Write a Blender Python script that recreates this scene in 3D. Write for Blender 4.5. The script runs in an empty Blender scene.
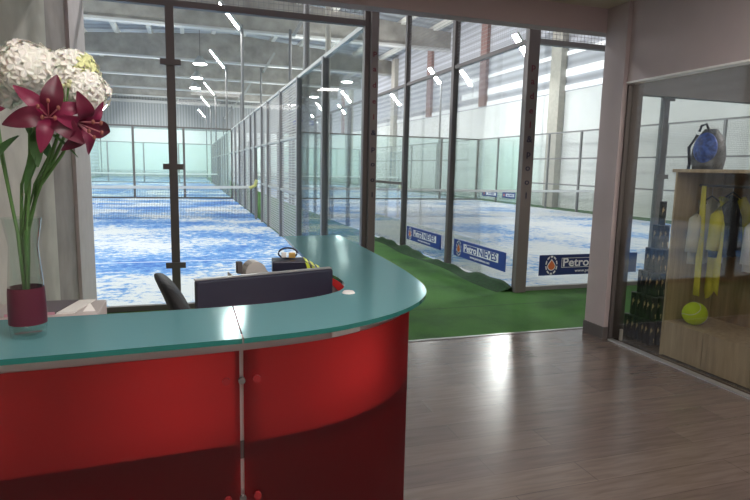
import bpy, bmesh, math, random
from mathutils import Vector, Matrix
random.seed(7)
SC = bpy.context.scene
COL = SC.collection
PI = math.pi

# ------------------------------------------------------------------ materials
MATS = {}
def new_mat(name):
    m = bpy.data.materials.new(name); m.use_nodes = True
    nt = m.node_tree; nt.nodes.clear()
    out = nt.nodes.new('ShaderNodeOutputMaterial')
    return m, nt, out
def N(nt, t, **kw):
    n = nt.nodes.new(t)
    for k, v in kw.items():
        if k.startswith('i_'):
            n.inputs[k[2:].replace('_', ' ')].default_value = v
        else: setattr(n, k, v)
    return n
def L(nt, a, b): nt.links.new(a, b)
def principled(name, col, rough=.5, metal=0., noise=0., nscale=8., bump=0., **kw):
    if name in MATS: return MATS[name]
    m, nt, out = new_mat(name)
    p = N(nt, 'ShaderNodeBsdfPrincipled')
    p.inputs['Base Color'].default_value = (*col, 1)
    p.inputs['Roughness'].default_value = rough
    p.inputs['Metallic'].default_value = metal
    for k, v in kw.items(): p.inputs[k.replace('_', ' ')].default_value = v
    if noise or bump:
        tc = N(nt, 'ShaderNodeTexCoord'); nz = N(nt, 'ShaderNodeTexNoise')
        nz.inputs['Scale'].default_value = nscale; nz.inputs['Detail'].default_value = 5
        L(nt, tc.outputs['Object'], nz.inputs['Vector'])
        if noise:
            r = N(nt, 'ShaderNodeValToRGB')
            r.color_ramp.elements[0].position = .3; r.color_ramp.elements[1].position = .7
            r.color_ramp.elements[0].color = (*[c * (1 - noise) for c in col], 1)
            r.color_ramp.elements[1].color = (*[min(1, c * (1 + noise)) for c in col], 1)
            L(nt, nz.outputs['Fac'], r.inputs['Fac']); L(nt, r.outputs['Color'], p.inputs['Base Color'])
        if bump:
            b = N(nt, 'ShaderNodeBump'); b.inputs['Strength'].default_value = bump
            b.inputs['Distance'].default_value = .02
            L(nt, nz.outputs['Fac'], b.inputs['Height']); L(nt, b.outputs['Normal'], p.inputs['Normal'])
    L(nt, p.outputs[0], out.inputs[0]); MATS[name] = m
    return m
def emission(name, col, s):
    m, nt, out = new_mat(name)
    e = N(nt, 'ShaderNodeEmission'); e.inputs[0].default_value = (*col, 1); e.inputs[1].default_value = s
    L(nt, e.outputs[0], out.inputs[0]); return m
def thin_glass(name, tint, refl=.06, haze=0., hazecol=(1, 1, 1)):
    m, nt, out = new_mat(name)
    t = N(nt, 'ShaderNodeBsdfTransparent'); t.inputs[0].default_value = (*tint, 1)
    g = N(nt, 'ShaderNodeBsdfGlossy'); g.inputs['Roughness'].default_value = .02
    lw = N(nt, 'ShaderNodeLayerWeight'); lw.inputs[0].default_value = .12
    mu = N(nt, 'ShaderNodeMath', operation='MULTIPLY'); mu.inputs[1].default_value = .55
    ad = N(nt, 'ShaderNodeMath', operation='ADD'); ad.inputs[1].default_value = refl; ad.use_clamp = True
    L(nt, lw.outputs['Fresnel'], mu.inputs[0]); L(nt, mu.outputs[0], ad.inputs[0])
    base = t.outputs[0]
    if haze:
        d = N(nt, 'ShaderNodeBsdfDiffuse'); d.inputs[0].default_value = (*hazecol, 1)
        mh = N(nt, 'ShaderNodeMixShader'); mh.inputs[0].default_value = haze
        L(nt, t.outputs[0], mh.inputs[1]); L(nt, d.outputs[0], mh.inputs[2]); base = mh.outputs[0]
    mx = N(nt, 'ShaderNodeMixShader')
    L(nt, ad.outputs[0], mx.inputs[0]); L(nt, base, mx.inputs[1]); L(nt, g.outputs[0], mx.inputs[2])
    L(nt, mx.outputs[0], out.inputs[0]); return m
def wire_mat(name, axis, pitch, width, col, pz=None):
    """welded wire mesh on a vertical plane: wires along z and along the given axis"""
    m, nt, out = new_mat(name)
    g = N(nt, 'ShaderNodeNewGeometry'); s = N(nt, 'ShaderNodeSeparateXYZ'); L(nt, g.outputs['Position'], s.inputs[0])
    def wires(sock, p):
        a = N(nt, 'ShaderNodeMath', operation='DIVIDE'); a.inputs[1].default_value = p
        b = N(nt, 'ShaderNodeMath', operation='FRACT'); c = N(nt, 'ShaderNodeMath', operation='LESS_THAN'); c.inputs[1].default_value = width / p
        L(nt, sock, a.inputs[0]); L(nt, a.outputs[0], b.inputs[0]); L(nt, b.outputs[0], c.inputs[0]); return c.outputs[0]
    mx = N(nt, 'ShaderNodeMath', operation='MAXIMUM')
    L(nt, wires(s.outputs[axis], pitch), mx.inputs[0]); L(nt, wires(s.outputs['Z'], pz or pitch), mx.inputs[1])
    t = N(nt, 'ShaderNodeBsdfTransparent'); d = N(nt, 'ShaderNodeBsdfPrincipled')
    d.inputs['Base Color'].default_value = (*col, 1); d.inputs['Roughness'].default_value = .5
    ms = N(nt, 'ShaderNodeMixShader'); L(nt, mx.outputs[0], ms.inputs[0]); L(nt, t.outputs[0], ms.inputs[1]); L(nt, d.outputs[0], ms.inputs[2])
    L(nt, ms.outputs[0], out.inputs[0]); return m

M_post = principled('steel_dark', (.15, .135, .13), .45, .3)
M_post2 = principled('steel_corner', (.19, .17, .16), .45, .3)
M_postfar = principled('steel_far', (.24, .235, .235), .5, .2)
M_rail = principled('rail_galvanised', (.5, .5, .48), .45, .4)
M_alu = principled('aluminium', (.5, .5, .5), .35, .7)
M_black = principled('black_plastic', (.010, .013, .032), .6)
M_leather = principled('black_leather', (.010, .010, .013), .55, bump=.2, nscale=60)
M_white = principled('white_plastic', (.8, .8, .78), .4)
M_paper = principled('white_paper', (.82, .8, .78), .7)
M_glass = thin_glass('court_glass', (.96, .985, .98), .012)
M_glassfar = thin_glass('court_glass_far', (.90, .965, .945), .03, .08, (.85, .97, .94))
M_glassshop = thin_glass('shop_glass', (.9, .9, .88), .05)
M_meshY = wire_mat('wire_mesh_side', 'Y', .05, .021, (.48, .465, .44), .05)
M_meshX = wire_mat('wire_mesh_front', 'X', .05, .005, (.25, .25, .25))
M_meshY2 = wire_mat('wire_mesh_upper', 'Y', .05, .005, (.3, .3, .3))
M_netX = wire_mat('net_cord', 'X', .04, .006, (.03, .04, .06))
M_lamp = emission('lamp_white', (1, .985, .96), 190)
M_lampdisc = emission('lamp_disc', (1, .98, .95), 30)
M_concrete = principled('concrete_beam', (.36, .335, .30), .85, noise=.22, nscale=1.3, bump=.2)
M_flange = principled('beam_flange', (.55, .54, .52), .7)
M_purlin = principled('purlin_pale', (.72, .70, .64), .7)
M_redcol = principled('rust_column', (.30, .17, .15), .7, noise=.1)
M_cream = principled('cream_column', (.52, .49, .43), .8, noise=.08)

def court_mat(x0, y0, name):
    m, nt, out = new_mat(name)
    g = N(nt, 'ShaderNodeNewGeometry'); mp = N(nt, 'ShaderNodeMapping'); mp.inputs['Scale'].default_value = (1.1, 1.2, 1)
    L(nt, g.outputs['Position'], mp.inputs[0])
    n1 = N(nt, 'ShaderNodeTexNoise'); n1.inputs['Scale'].default_value = 6.5; n1.inputs['Detail'].default_value = 9; n1.inputs['Roughness'].default_value = .72
    n2 = N(nt, 'ShaderNodeTexNoise'); n2.inputs['Scale'].default_value = .42; n2.inputs['Detail'].default_value = 3
    L(nt, mp.outputs[0], n1.inputs['Vector']); L(nt, mp.outputs[0], n2.inputs['Vector'])
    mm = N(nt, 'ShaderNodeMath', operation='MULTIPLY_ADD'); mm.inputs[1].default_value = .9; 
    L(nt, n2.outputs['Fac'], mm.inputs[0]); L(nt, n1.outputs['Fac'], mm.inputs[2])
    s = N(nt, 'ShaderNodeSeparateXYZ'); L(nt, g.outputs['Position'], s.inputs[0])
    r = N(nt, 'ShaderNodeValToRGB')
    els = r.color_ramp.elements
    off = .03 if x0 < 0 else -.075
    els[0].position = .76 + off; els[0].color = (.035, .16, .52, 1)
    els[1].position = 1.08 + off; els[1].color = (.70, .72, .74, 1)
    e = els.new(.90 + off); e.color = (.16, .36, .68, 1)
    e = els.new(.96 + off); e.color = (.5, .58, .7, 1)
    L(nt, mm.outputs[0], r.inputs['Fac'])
    # white court lines: service lines, centre line, border of the play area
    def band(sock, c, w):
        a = N(nt, 'ShaderNodeMath', operation='SUBTRACT'); a.inputs[1].default_value = c
        b = N(nt, 'ShaderNodeMath', operation='ABSOLUTE'); d = N(nt, 'ShaderNodeMath', operation='LESS_THAN'); d.inputs[1].default_value = w
        L(nt, sock, a.inputs[0]); L(nt, a.outputs[0], b.inputs[0]); L(nt, b.outputs[0], d.inputs[0]); return d.outputs[0]
    def MX(a, b, op='MAXIMUM'):
        q = N(nt, 'ShaderNodeMath', operation=op); L(nt, a, q.inputs[0]); L(nt, b, q.inputs[1]); return q.outputs[0]
    lines = MX(band(s.outputs['Y'], y0 + 3.05, .028), band(s.outputs['Y'], y0 + 16.95, .028))
    ctr = MX(band(s.outputs['X'], x0 + 5, .028), band(s.outputs['Y'], y0 + 10, 6.95), 'MULTIPLY')
    lines = MX(lines, ctr)
    # dusty line fade
    fd = N(nt, 'ShaderNodeMath', operation='MULTIPLY'); fd.inputs[1].default_value = .75; L(nt, lines, fd.inputs[0])
    mc = N(nt, 'ShaderNodeMix', data_type='RGBA'); mc.inputs['B'].default_value = (.82, .83, .84, 1)
    L(nt, fd.outputs[0], mc.inputs['Factor']); L(nt, r.outputs['Color'], mc.inputs['A'])
    p = N(nt, 'ShaderNodeBsdfPrincipled'); p.inputs['Roughness'].default_value = .8
    L(nt, mc.outputs['Result'], p.inputs['Base Color'])
    b = N(nt, 'ShaderNodeBump'); b.inputs['Strength'].default_value = .25; b.inputs['Distance'].default_value = .02
    L(nt, n1.outputs['Fac'], b.inputs['Height']); L(nt, b.outputs['Normal'], p.inputs['Normal'])
    L(nt, p.outputs[0], out.inputs[0]); return m
def turf_mat():
    m, nt, out = new_mat('green_turf')
    g = N(nt, 'ShaderNodeNewGeometry')
    n1 = N(nt, 'ShaderNodeTexNoise'); n1.inputs['Scale'].default_value = 90; n1.inputs['Detail'].default_value = 4
    n2 = N(nt, 'ShaderNodeTexNoise'); n2.inputs['Scale'].default_value = 1.6; n2.inputs['Detail'].default_value = 4
    L(nt, g.outputs['Position'], n1.inputs['Vector']); L(nt, g.outputs['Position'], n2.inputs['Vector'])
    ad = N(nt, 'ShaderNodeMath', operation='MULTIPLY_ADD'); ad.inputs[1].default_value = .8
    L(nt, n1.outputs['Fac'], ad.inputs[0]); L(nt, n2.outputs['Fac'], ad.inputs[2])
    r = N(nt, 'ShaderNodeValToRGB'); r.color_ramp.elements[0].position = .6; r.color_ramp.elements[1].position = 1.2
    r.color_ramp.elements[0].color = (.009, .055, .008, 1); r.color_ramp.elements[1].color = (.045, .165, .02, 1)
    L(nt, ad.outputs[0], r.inputs['Fac'])
    # seam across the carpet
    s = N(nt, 'ShaderNodeSeparateXYZ'); L(nt, g.outputs['Position'], s.inputs[0])
    p = N(nt, 'ShaderNodeBsdfPrincipled'); p.inputs['Roughness'].default_value = .85
    a = N(nt, 'ShaderNodeMath', operation='SUBTRACT'); a.inputs[1].default_value = -.62
    c = N(nt, 'ShaderNodeMath', operation='ABSOLUTE'); d = N(nt, 'ShaderNodeMath', operation='LESS_THAN'); d.inputs[1].default_value = .012
    L(nt, s.outputs['Y'], a.inputs[0]); L(nt, a.outputs[0], c.inputs[0]); L(nt, c.outputs[0], d.inputs[0])
    f = N(nt, 'ShaderNodeMath', operation='MULTIPLY'); f.inputs[1].default_value = .6; L(nt, d.outputs[0], f.inputs[0])
    mc = N(nt, 'ShaderNodeMix', data_type='RGBA'); mc.inputs['B'].default_value = (.006, .04, .01, 1)
    L(nt, f.outputs[0], mc.inputs['Factor']); L(nt, r.outputs['Color'], mc.inputs['A']); L(nt, mc.outputs['Result'], p.inputs['Base Color'])
    b = N(nt, 'ShaderNodeBump'); b.inputs['Strength'].default_value = .6; b.inputs['Distance'].default_value = .02
    L(nt, n1.outputs['Fac'], b.inputs['Height']); L(nt, b.outputs['Normal'], p.inputs['Normal'])
    L(nt, p.outputs[0], out.inputs[0]); return m
M_turf = turf_mat()
def wood_floor_mat():
    m, nt, out = new_mat('laminate_planks')
    g = N(nt, 'ShaderNodeNewGeometry')
    br = N(nt, 'ShaderNodeTexBrick'); br.offset = .37; br.inputs['Scale'].default_value = 1
    br.inputs['Brick Width'].default_value = 1.25; br.inputs['Row Height'].default_value = .19
    br.inputs['Mortar Size'].default_value = .0022; br.inputs['Mortar Smooth'].default_value = .1
    br.inputs['Color1'].default_value = (.165, .128, .108, 1); br.inputs['Color2'].default_value = (.130, .098, .086, 1)
    br.inputs['Mortar'].default_value = (.095, .072, .065, 1); br.inputs['Bias'].default_value = 0
    L(nt, g.outputs['Position'], br.inputs['Vector'])
    mp = N(nt, 'ShaderNodeMapping'); mp.inputs['Scale'].default_value = (1.6, 16, 1); L(nt, g.outputs['Position'], mp.inputs[0])
    nz = N(nt, 'ShaderNodeTexNoise'); nz.inputs['Scale'].default_value = 2.2; nz.inputs['Detail'].default_value = 7; nz.inputs['Distortion'].default_value = .6
    L(nt, mp.outputs[0], nz.inputs['Vector'])
    r = N(nt, 'ShaderNodeValToRGB'); r.color_ramp.elements[0].position = .3; r.color_ramp.elements[1].position = .7
    r.color_ramp.elements[0].color = (.8, .78, .78, 1); r.color_ramp.elements[1].color = (1.13, 1.12, 1.1, 1)
    L(nt, nz.outputs['Fac'], r.inputs['Fac'])
    mu = N(nt, 'ShaderNodeMix', data_type='RGBA', blend_type='MULTIPLY'); mu.inputs['Factor'].default_value = 1
    L(nt, br.outputs['Color'], mu.inputs['A']); L(nt, r.outputs['Color'], mu.inputs['B'])
    p = N(nt, 'ShaderNodeBsdfPrincipled'); p.inputs['Roughness'].default_value = .25
    p.inputs['Specular IOR Level'].default_value = 1.
    L(nt, mu.outputs['Result'], p.inputs['Base Color'])
    b = N(nt, 'ShaderNodeBump'); b.inputs['Strength'].default_value = .12; b.inputs['Distance'].default_value = .004
    L(nt, nz.outputs['Fac'], b.inputs['Height']); L(nt, b.outputs['Normal'], p.inputs['Normal'])
    L(nt, p.outputs[0], out.inputs[0]); return m
M_wood = wood_floor_mat()
def corrug_mat(name, col, axis, pitch):
    m, nt, out = new_mat(name)
    g = N(nt, 'ShaderNodeNewGeometry'); s = N(nt, 'ShaderNodeSeparateXYZ'); L(nt, g.outputs['Position'], s.inputs[0])
    a = N(nt, 'ShaderNodeMath', operation='MULTIPLY'); a.inputs[1].default_value = 2 * PI / pitch
    si = N(nt, 'ShaderNodeMath', operation='SINE'); L(nt, s.outputs[axis], a.inputs[0]); L(nt, a.outputs[0], si.inputs[0])
    r = N(nt, 'ShaderNodeMapRange'); r.inputs[1].default_value = -1; r.inputs[3].default_value = .78; r.inputs[4].default_value = 1.1
    L(nt, si.outputs[0], r.inputs[0])
    sc = N(nt, 'ShaderNodeVectorMath', operation='SCALE'); sc.inputs[0].default_value = col; L(nt, r.outputs[0], sc.inputs['Scale'])
    p = N(nt, 'ShaderNodeBsdfPrincipled'); p.inputs['Roughness'].default_value = .6; L(nt, sc.outputs[0], p.inputs['Base Color'])
    L(nt, p.outputs[0], out.inputs[0]); return m

# ------------------------------------------------------------------ geometry helpers
def bm_new(): return bmesh.new()
def bx(bm, x0, x1, y0, y1, z0, z1, M=None):
    vs = [bm.verts.new(Vector((x, y, z)) if M is None else M @ Vector((x, y, z))) for x in (x0, x1) for y in (y0, y1) for z in (z0, z1)]
    for f in ((0, 1, 3, 2), (4, 6, 7, 5), (0, 4, 5, 1), (2, 3, 7, 6), (0, 2, 6, 4), (1, 5, 7, 3)):
        bm.faces.new([vs[i] for i in f])
def tube(bm, pts, r, n=8, cap=True):
    pts = [Vector(p) for p in pts]; rs = r if isinstance(r, (list, tuple)) else [r] * len(pts)
    rings = []
    for i, p in enumerate(pts):
        t = (pts[min(i + 1, len(pts) - 1)] - pts[max(i - 1, 0)]).normalized()
        ref = Vector((0, 0, 1)) if abs(t.z) < .95 else Vector((1, 0, 0))
        a = t.cross(ref).normalized(); b = t.cross(a)
        rings.append([bm.verts.new(p + (a * math.cos(2 * PI * k / n) + b * math.sin(2 * PI * k / n)) * rs[i]) for k in range(n)])
    for i in range(len(rings) - 1):
        for k in range(n): bm.faces.new([rings[i][k], rings[i][(k + 1) % n], rings[i + 1][(k + 1) % n], rings[i + 1][k]])
    if cap:
        bm.faces.new(rings[0][::-1]); bm.faces.new(rings[-1])
def lathe(bm, prof, c=(0, 0, 0), n=24):
    c = Vector(c); rings = []
    for r, z in prof:
        rings.append([bm.verts.new(c + Vector((r * math.cos(2 * PI * k / n), r * math.sin(2 * PI * k / n), z))) for k in range(n)] if r > 1e-6 else [bm.verts.new(c + Vector((0, 0, z)))])
    for i in range(len(rings) - 1):
        A, B = rings[i], rings[i + 1]
        for k in range(n):
            k2 = (k + 1) % n
            if len(A) == 1 and len(B) == 1: continue
            if len(A) == 1: bm.faces.new([A[0], B[k2], B[k]])
            elif len(B) == 1: bm.faces.new([A[k], A[k2], B[0]])
            else: bm.faces.new([A[k], A[k2], B[k2], B[k]])
def sphere(bm, c, r, u=24, v=14, s=(1, 1, 1)):
    bmesh.ops.create_uvsphere(bm, u_segments=u, v_segments=v, radius=r, matrix=Matrix.Translation(c) @ Matrix.Diagonal((*s, 1)))
def prism(bm, poly, z0, z1):
    a = [bm.verts.new((x, y, z0)) for x, y in poly]; b = [bm.verts.new((x, y, z1)) for x, y in poly]
    n = len(poly)
    bm.faces.new(a[::-1]); bm.faces.new(b)
    for i in range(n): bm.faces.new([a[i], a[(i + 1) % n], b[(i + 1) % n], b[i]])
def obj(name, bm, mat, parent=None, smooth=False, bevel=0., subsurf=0, loc=None):
    bmesh.ops.recalc_face_normals(bm, faces=bm.faces)
    me = bpy.data.meshes.new(name); bm.to_mesh(me); bm.free()
    for mm in (mat if isinstance(mat, (list, tuple)) else [mat]): me.materials.append(mm)
    if smooth:
        for p in me.polygons: p.use_smooth = True
    o = bpy.data.objects.new(name, me); COL.objects.link(o)
    if parent: o.parent = parent
    if loc: o.location = loc
    if bevel:
        b = o.modifiers.new('bevel', 'BEVEL'); b.width = bevel; b.segments = 2; b.limit_method = 'ANGLE'
    if subsurf:
        s = o.modifiers.new('sub', 'SUBSURF'); s.levels = subsurf; s.render_levels = subsurf
    return o
def boxo(name, x0, x1, y0, y1, z0, z1, mat, parent=None, bevel=0.):
    bm = bm_new(); bx(bm, x0, x1, y0, y1, z0, z1); return obj(name, bm, mat, parent, bevel=bevel)
def tag(o, label, cat, group=None, kind=None):
    o['label'] = label; o['category'] = cat
    if group: o['group'] = group
    if kind: o['kind'] = kind
    return o
def thing(name, label, cat, loc=(0, 0, 0), rz=0, group=None):
    o = bpy.data.objects.new(name, None); o.empty_display_size = .1; COL.objects.link(o)
    o.location = loc; o.rotation_euler = (0, 0, rz)
    return tag(o, label, cat, group)
def struct(name, bm, mat, bevel=0., parent=None, smooth=False):
    o = obj(name, bm, mat, parent, bevel=bevel, smooth=smooth); o['kind'] = 'structure'; return o
def sbox(name, x0, x1, y0, y1, z0, z1, mat):
    bm = bm_new(); bx(bm, x0, x1, y0, y1, z0, z1); return struct(name, bm, mat)
def dup(root, loc=None, rz=None, label=None, group=None, M=None):
    def cp(o, par):
        c = o.copy(); COL.objects.link(c)
        if par: c.parent = par
        for ch in [x for x in KIDS.get(o.name, [])]: cp(ch, c)
        return c
    KIDS = {}
    for o in COL.objects:
        if o.parent: KIDS.setdefault(o.parent.name, []).append(o)
    r = cp(root, None)
    if loc is not None: r.location = loc
    if rz is not None: r.rotation_euler = (0, 0, rz)
    if label: r['label'] = label
    if group: r['group'] = group
    return r
def text(name, s, size, mat, parent, x, y, z=.004, sx=1., bold=0., align='CENTER'):
    cu = bpy.data.curves.new(name, 'FONT'); cu.body = s; cu.size = size; cu.align_x = align; cu.align_y = 'CENTER'
    cu.offset = bold; cu.extrude = .001; cu.resolution_u = 3
    t = bpy.data.objects.new(name, cu); COL.objects.link(t)
    bpy.context.view_layer.update()
    me = bpy.data.meshes.new_from_object(t.evaluated_get(bpy.context.evaluated_depsgraph_get()))
    bpy.data.objects.remove(t); bpy.data.curves.remove(cu)
    me.materials.clear(); me.materials.append(mat)
    o = bpy.data.objects.new(name, me); COL.objects.link(o); o.parent = parent
    o.location = (x, y, z); o.scale = (sx, 1, 1)
    return o

# ------------------------------------------------------------------ camera (measured from the photograph)
R_ = Vector((0.95103111, -0.30832146, 0.02185664)); U_ = Vector((0.02320652, 0.14173571, 0.98963248)); F_ = Vector((0.3082228, 0.94066406, -0.14195013))
cd = bpy.data.cameras.new('camera'); cam = bpy.data.objects.new('camera', cd); COL.objects.link(cam)
cam.matrix_world = Matrix(((R_.x, U_.x, -F_.x, -1.86544), (R_.y, U_.y, -F_.y, -6.10931), (R_.z, U_.z, -F_.z, 1.48121), (0, 0, 0, 1)))
cd.sensor_width = 36; cd.lens = 571.97 / 750 * 36; cd.clip_start = .05; cd.clip_end = 200
SC.camera = cam

# ------------------------------------------------------------------ the hall: floors, walls, roof
HX0, HX1, HY1 = -11., 13., 63.
sbox('floor', -4, 6, -9, -1.65, -.12, 0, M_wood)
COURTS = [(-10, 0), (-10, 21), (-10, 42), (2, 0), (2, 21), (2, 42)]
for i, (x, y) in enumerate(COURTS):
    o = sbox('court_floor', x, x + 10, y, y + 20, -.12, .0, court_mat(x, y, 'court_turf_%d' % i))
# green carpet: in front of the courts and down the corridor, rucked up along the second court's glass
bm = bm_new()
bx(bm, HX0, HX1, -1.65, 0, -.12, -.002); bx(bm, 0, 2, 0, HY1, -.12, -.002); bx(bm, HX0, -10, 0, HY1, -.12, -.002); bx(bm, 12, HX1, 0, HY1, -.12, -.002)
for y in (20, 41, 62): bx(bm, -10, 0, y, y + 1, -.12, -.002); bx(bm, 2, 12, y, y + 1, -.12, -.002)
struct('floor_green_turf', bm, M_turf)
bm = bm_new()
ny = 60; rows = []
for i in range(ny + 1):
    y = -.02 + 6.4 * i / ny
    h = .035 + .03 * math.sin(y * 3.1) * math.sin(y * 1.3 + 1) + .012 * math.sin(y * 9)
    w = .20 + .05 * math.sin(y * 2.3 + .5)
    rows.append([bm.verts.new((1.96 - w - .02, y, -.001)), bm.verts.new((1.96 - w * .6, y, h * .55)), bm.verts.new((1.95 - w * .3, y, h * 1.2)), bm.verts.new((1.935, y, h * 1.5)), bm.verts.new((1.94, y, -.001))])
for i in range(ny):
    for k in range(4): bm.faces.new([rows[i][k], rows[i][k + 1], rows[i + 1][k + 1], rows[i + 1][k]])
tag(obj('turf_edge', bm, principled('shaded_turf', (.008, .045, .01), .9, noise=.4, nscale=30, bump=.5), smooth=True),  # shade of the fold put into a darker green
    'rucked green turf edge, shade painted in dark, curling up along the corridor glass', 'turf edge')
M_wallw = principled('white_hall_wall', (.93, .94, .92), .8, noise=.03, nscale=2)
M_cladY = corrug_mat('cladding_side', (.55, .56, .60), 'Z', .35)
M_cladX = corrug_mat('cladding_back', (.36, .37, .37), 'X', .3)
bm = bm_new(); bx(bm, HX1, HX1 + .3, -1.6, HY1, -.12, 4.75); struct('wall_right', bm, M_wallw)
bm = bm_new(); bx(bm, HX1, HX1 + .3, -1.6, HY1, 4.75, 11.5); struct('wall_right_upper', bm, M_cladY)
bm = bm_new(); bx(bm, HX0 - .3, HX0, -1.6, HY1, -.12, 11.5); struct('wall_left_hall', bm, M_cladY)
bm = bm_new(); bx(bm, HX0 - .3, HX1 + .3, HY1, HY1 + .3, -.12, 5.2); struct('wall_back', bm, M_wallw)
bm = bm_new(); bx(bm, HX0 - .3, HX1 + .3, HY1, HY1 + .3, 5.2, 11.5); struct('wall_back_upper', bm, M_cladX)
sbox('trim_1', HX0, HX1, HY1 - .35, HY1, 8.0, 8.3, M_flange)
# translucent daylight strips high in the side wall
M_strip = emission('daylight_strip', (.95, .98, 1), .8)
k = 1
for (y0, y1, z0, z1) in ((5, 24, 5.35, 5.65), (8, 25, 6.2, 6.35), (5, 40, 4.80, 5.0)):
    sbox('window_%d' % k, HX1 - .03, HX1, y0, y1, z0, z1, M_strip); k += 1
M_roof = corrug_mat('roof_sheet', (.42, .44, .47), 'Y', .9)
def rz(x): return 10.35 - abs(x - 1) * .078
bm = bm_new()
for xa, xb in ((HX0 - .3, 1), (1, HX1 + .3)):
    v = [bm.verts.new((xa, -1.6, rz(xa) + .25)), bm.verts.new((xb, -1.6, rz(xb) + .25)), bm.verts.new((xb, HY1 + .3, rz(xb) + .25)), bm.verts.new((xa, HY1 + .3, rz(xa) + .25))]
    bm.faces.new(v)
struct('ceiling_hall', bm, M_roof)
# tapered girders across the hall
for i, y in enumerate((6, 16, 26, 36, 44.5, 53, 60)):
    bm = bm_new()
    poly = [(HX0, 8.5), (HX1, 8.5), (HX1, rz(HX1)), (1, rz(1)), (HX0, rz(HX0))]
    a = [bm.verts.new((x, y - .18, z)) for x, z in poly]; b = [bm.verts.new((x, y + .18, z)) for x, z in poly]
    bm.faces.new(a); bm.faces.new(b[::-1])
    for j in range(5): bm.faces.new([a[j], a[(j + 1) % 5], b[(j + 1) % 5], b[j]])
    g = struct('roof_girder', bm, M_concrete)
    bm = bm_new(); bx(bm, HX0, HX1, y - .26, y + .26, 8.38, 8.5); struct('flange', bm, M_flange, parent=g)
for x in (-10, -8, -6, -4, -2, 0, 2, 4, 6, 8, 10, 12):
    sbox('roof_purlin', x - .13, x + .13, -1.5, HY1, rz(x) - .06, rz(x) + .22, M_purlin)
for y in (2.5, 8.7, 21.3, 28.4, 41, 50):
    sbox('wall_column', HX1 - .18, HX1, y - .2, y + .45, 4.8, 9.4, M_redcol)
for y in (14.9, 35, 47, 57):
    sbox('wall_column_cream', HX1 - .3, HX1, y - .35, y + .35, 0, 9.4, M_cream)

# ------------------------------------------------------------------ court enclosures
def post_part(parent, x, y, z0, z1, wx, wy, mat, name='post'):
    return boxo(name, x - wx / 2, x + wx / 2, y - wy / 2, y + wy / 2, z0, z1, mat, parent)
def enclosure_x(label, y, x0, x1, xs, top=3., postw=.08, pmat=M_post, glass=M_glass, clamps=False, mesh_top=0, group=None, tall=0, railm=None):
    """wall along X (end wall of a court)"""
    t = thing('court_end_wall', label, 'glass wall', ((x0 + x1) / 2, y, 0), 0, group)
    cx = (x0 + x1) / 2
    for a, b in zip(xs[:-1], xs[1:]):
        boxo('glass_panel', a + postw / 2 - cx, b - postw / 2 - cx, -.006, .006, .03, top - .03, glass, t)
    for x in xs:
        p = post_part(t, x - cx, 0, 0, tall or top, postw, .08, pmat)
        if clamps and x0 < x < x1:
            for z in (.46, 1.45, 2.45):
                c = boxo('clamp', x - cx - .095, x - cx + .095, -.065, -.035, z - .028, z + .028, pmat, p)
    boxo('top_rail', x0 - cx, x1 - cx, -.035, .035, top - .03, top + .03, railm or pmat, t)
    boxo('bottom_rail', x0 - cx, x1 - cx, -.03, .03, .0, .05, railm or pmat, t)
    if mesh_top:
        bm = bm_new(); v = [bm.verts.new(c) for c in ((x0 - cx, 0, top), (x1 - cx, 0, top), (x1 - cx, 0, mesh_top), (x0 - cx, 0, mesh_top))]; bm.faces.new(v)
        obj('mesh_panel', bm, M_meshX, t)
    return t
enclosure_x('nearest glass end wall of the left court, with dark clamped posts behind the desk', 0, -10, 0, [-10, -8, -6, -4, -2, 0], clamps=True, mesh_top=4.4, tall=4.4)
wr = enclosure_x('glass end wall of the right court with its foot board, right of the lettered corner post', 0, 2, 12, [2, 4.07, 6, 8, 10, 12], clamps=True, mesh_top=4.4, tall=4.4, postw=.075, pmat=M_postfar)
ENDG = 'far glass end walls'
enclosure_x('far glass end wall of the left court, beyond its net', 20, -10, 0, [-10, -8, -6, -4, -2, 0], postw=.09, pmat=M_post, glass=M_glassfar)
enclosure_x('glass end wall at the end of the second left-hand court, behind two nets', 41, -10, 0, [-10, -7.5, -5, -2.5, 0], postw=.1, pmat=M_postfar, glass=M_glassfar)
enclosure_x('far glass end wall of the right court, beyond its net', 20, 2, 12, [2, 4, 6, 8, 10, 12], postw=.09, pmat=M_post, glass=M_glassfar)
enclosure_x('glass end wall at the end of the second right-hand court', 41, 2, 12, [2, 4.5, 7, 9.5, 12], postw=.1, pmat=M_postfar, glass=M_glassfar)

def side_wall(label, x, y0, glass_ys, mesh_ys, glass, pmat, meshm, rails, postw=.09, top=3., rail_mat=M_rail, tall=None, gap=None, extra=None):
    t = thing('court_side_wall', label, 'court fence', (x, y0, 0))
    for a, b in glass_ys:
        boxo('glass_panel', -.006, .006, a + postw / 2, b - postw / 2, .03, top - .03, glass, t)
    bm = bm_new()
    for a, b in mesh_ys:
        if gap and gap[0] <= a < gap[1]: z0 = 2.0
        else: z0 = .02
        v = [bm.verts.new(c) for c in ((0, a, z0), (0, b, z0), (0, b, top), (0, a, top))]; bm.faces.new(v)
    if mesh_ys: obj('mesh_panel', bm, meshm, t)
    else: bm.free()
    ys = sorted({v for p in glass_ys + mesh_ys for v in p})
    for y in ys:
        if y in (0, 20) and tall is None: continue
        h = tall.get(y, top) if tall else top
        post_part(t, 0, y, 0, h, postw, postw, pmat)
    for (z, a, b) in rails:
        boxo('rail', -.03, .03, a, b, z - .025, z + .025, rail_mat, t)
    return t
G4 = [(0, 2), (2, 4)]; G20 = [(16, 18), (18, 20)]
MY = [(4, 6), (6, 8), (8, 9.2), (9.2, 10.8), (10.8, 12), (12, 14), (14, 16)]
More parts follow.
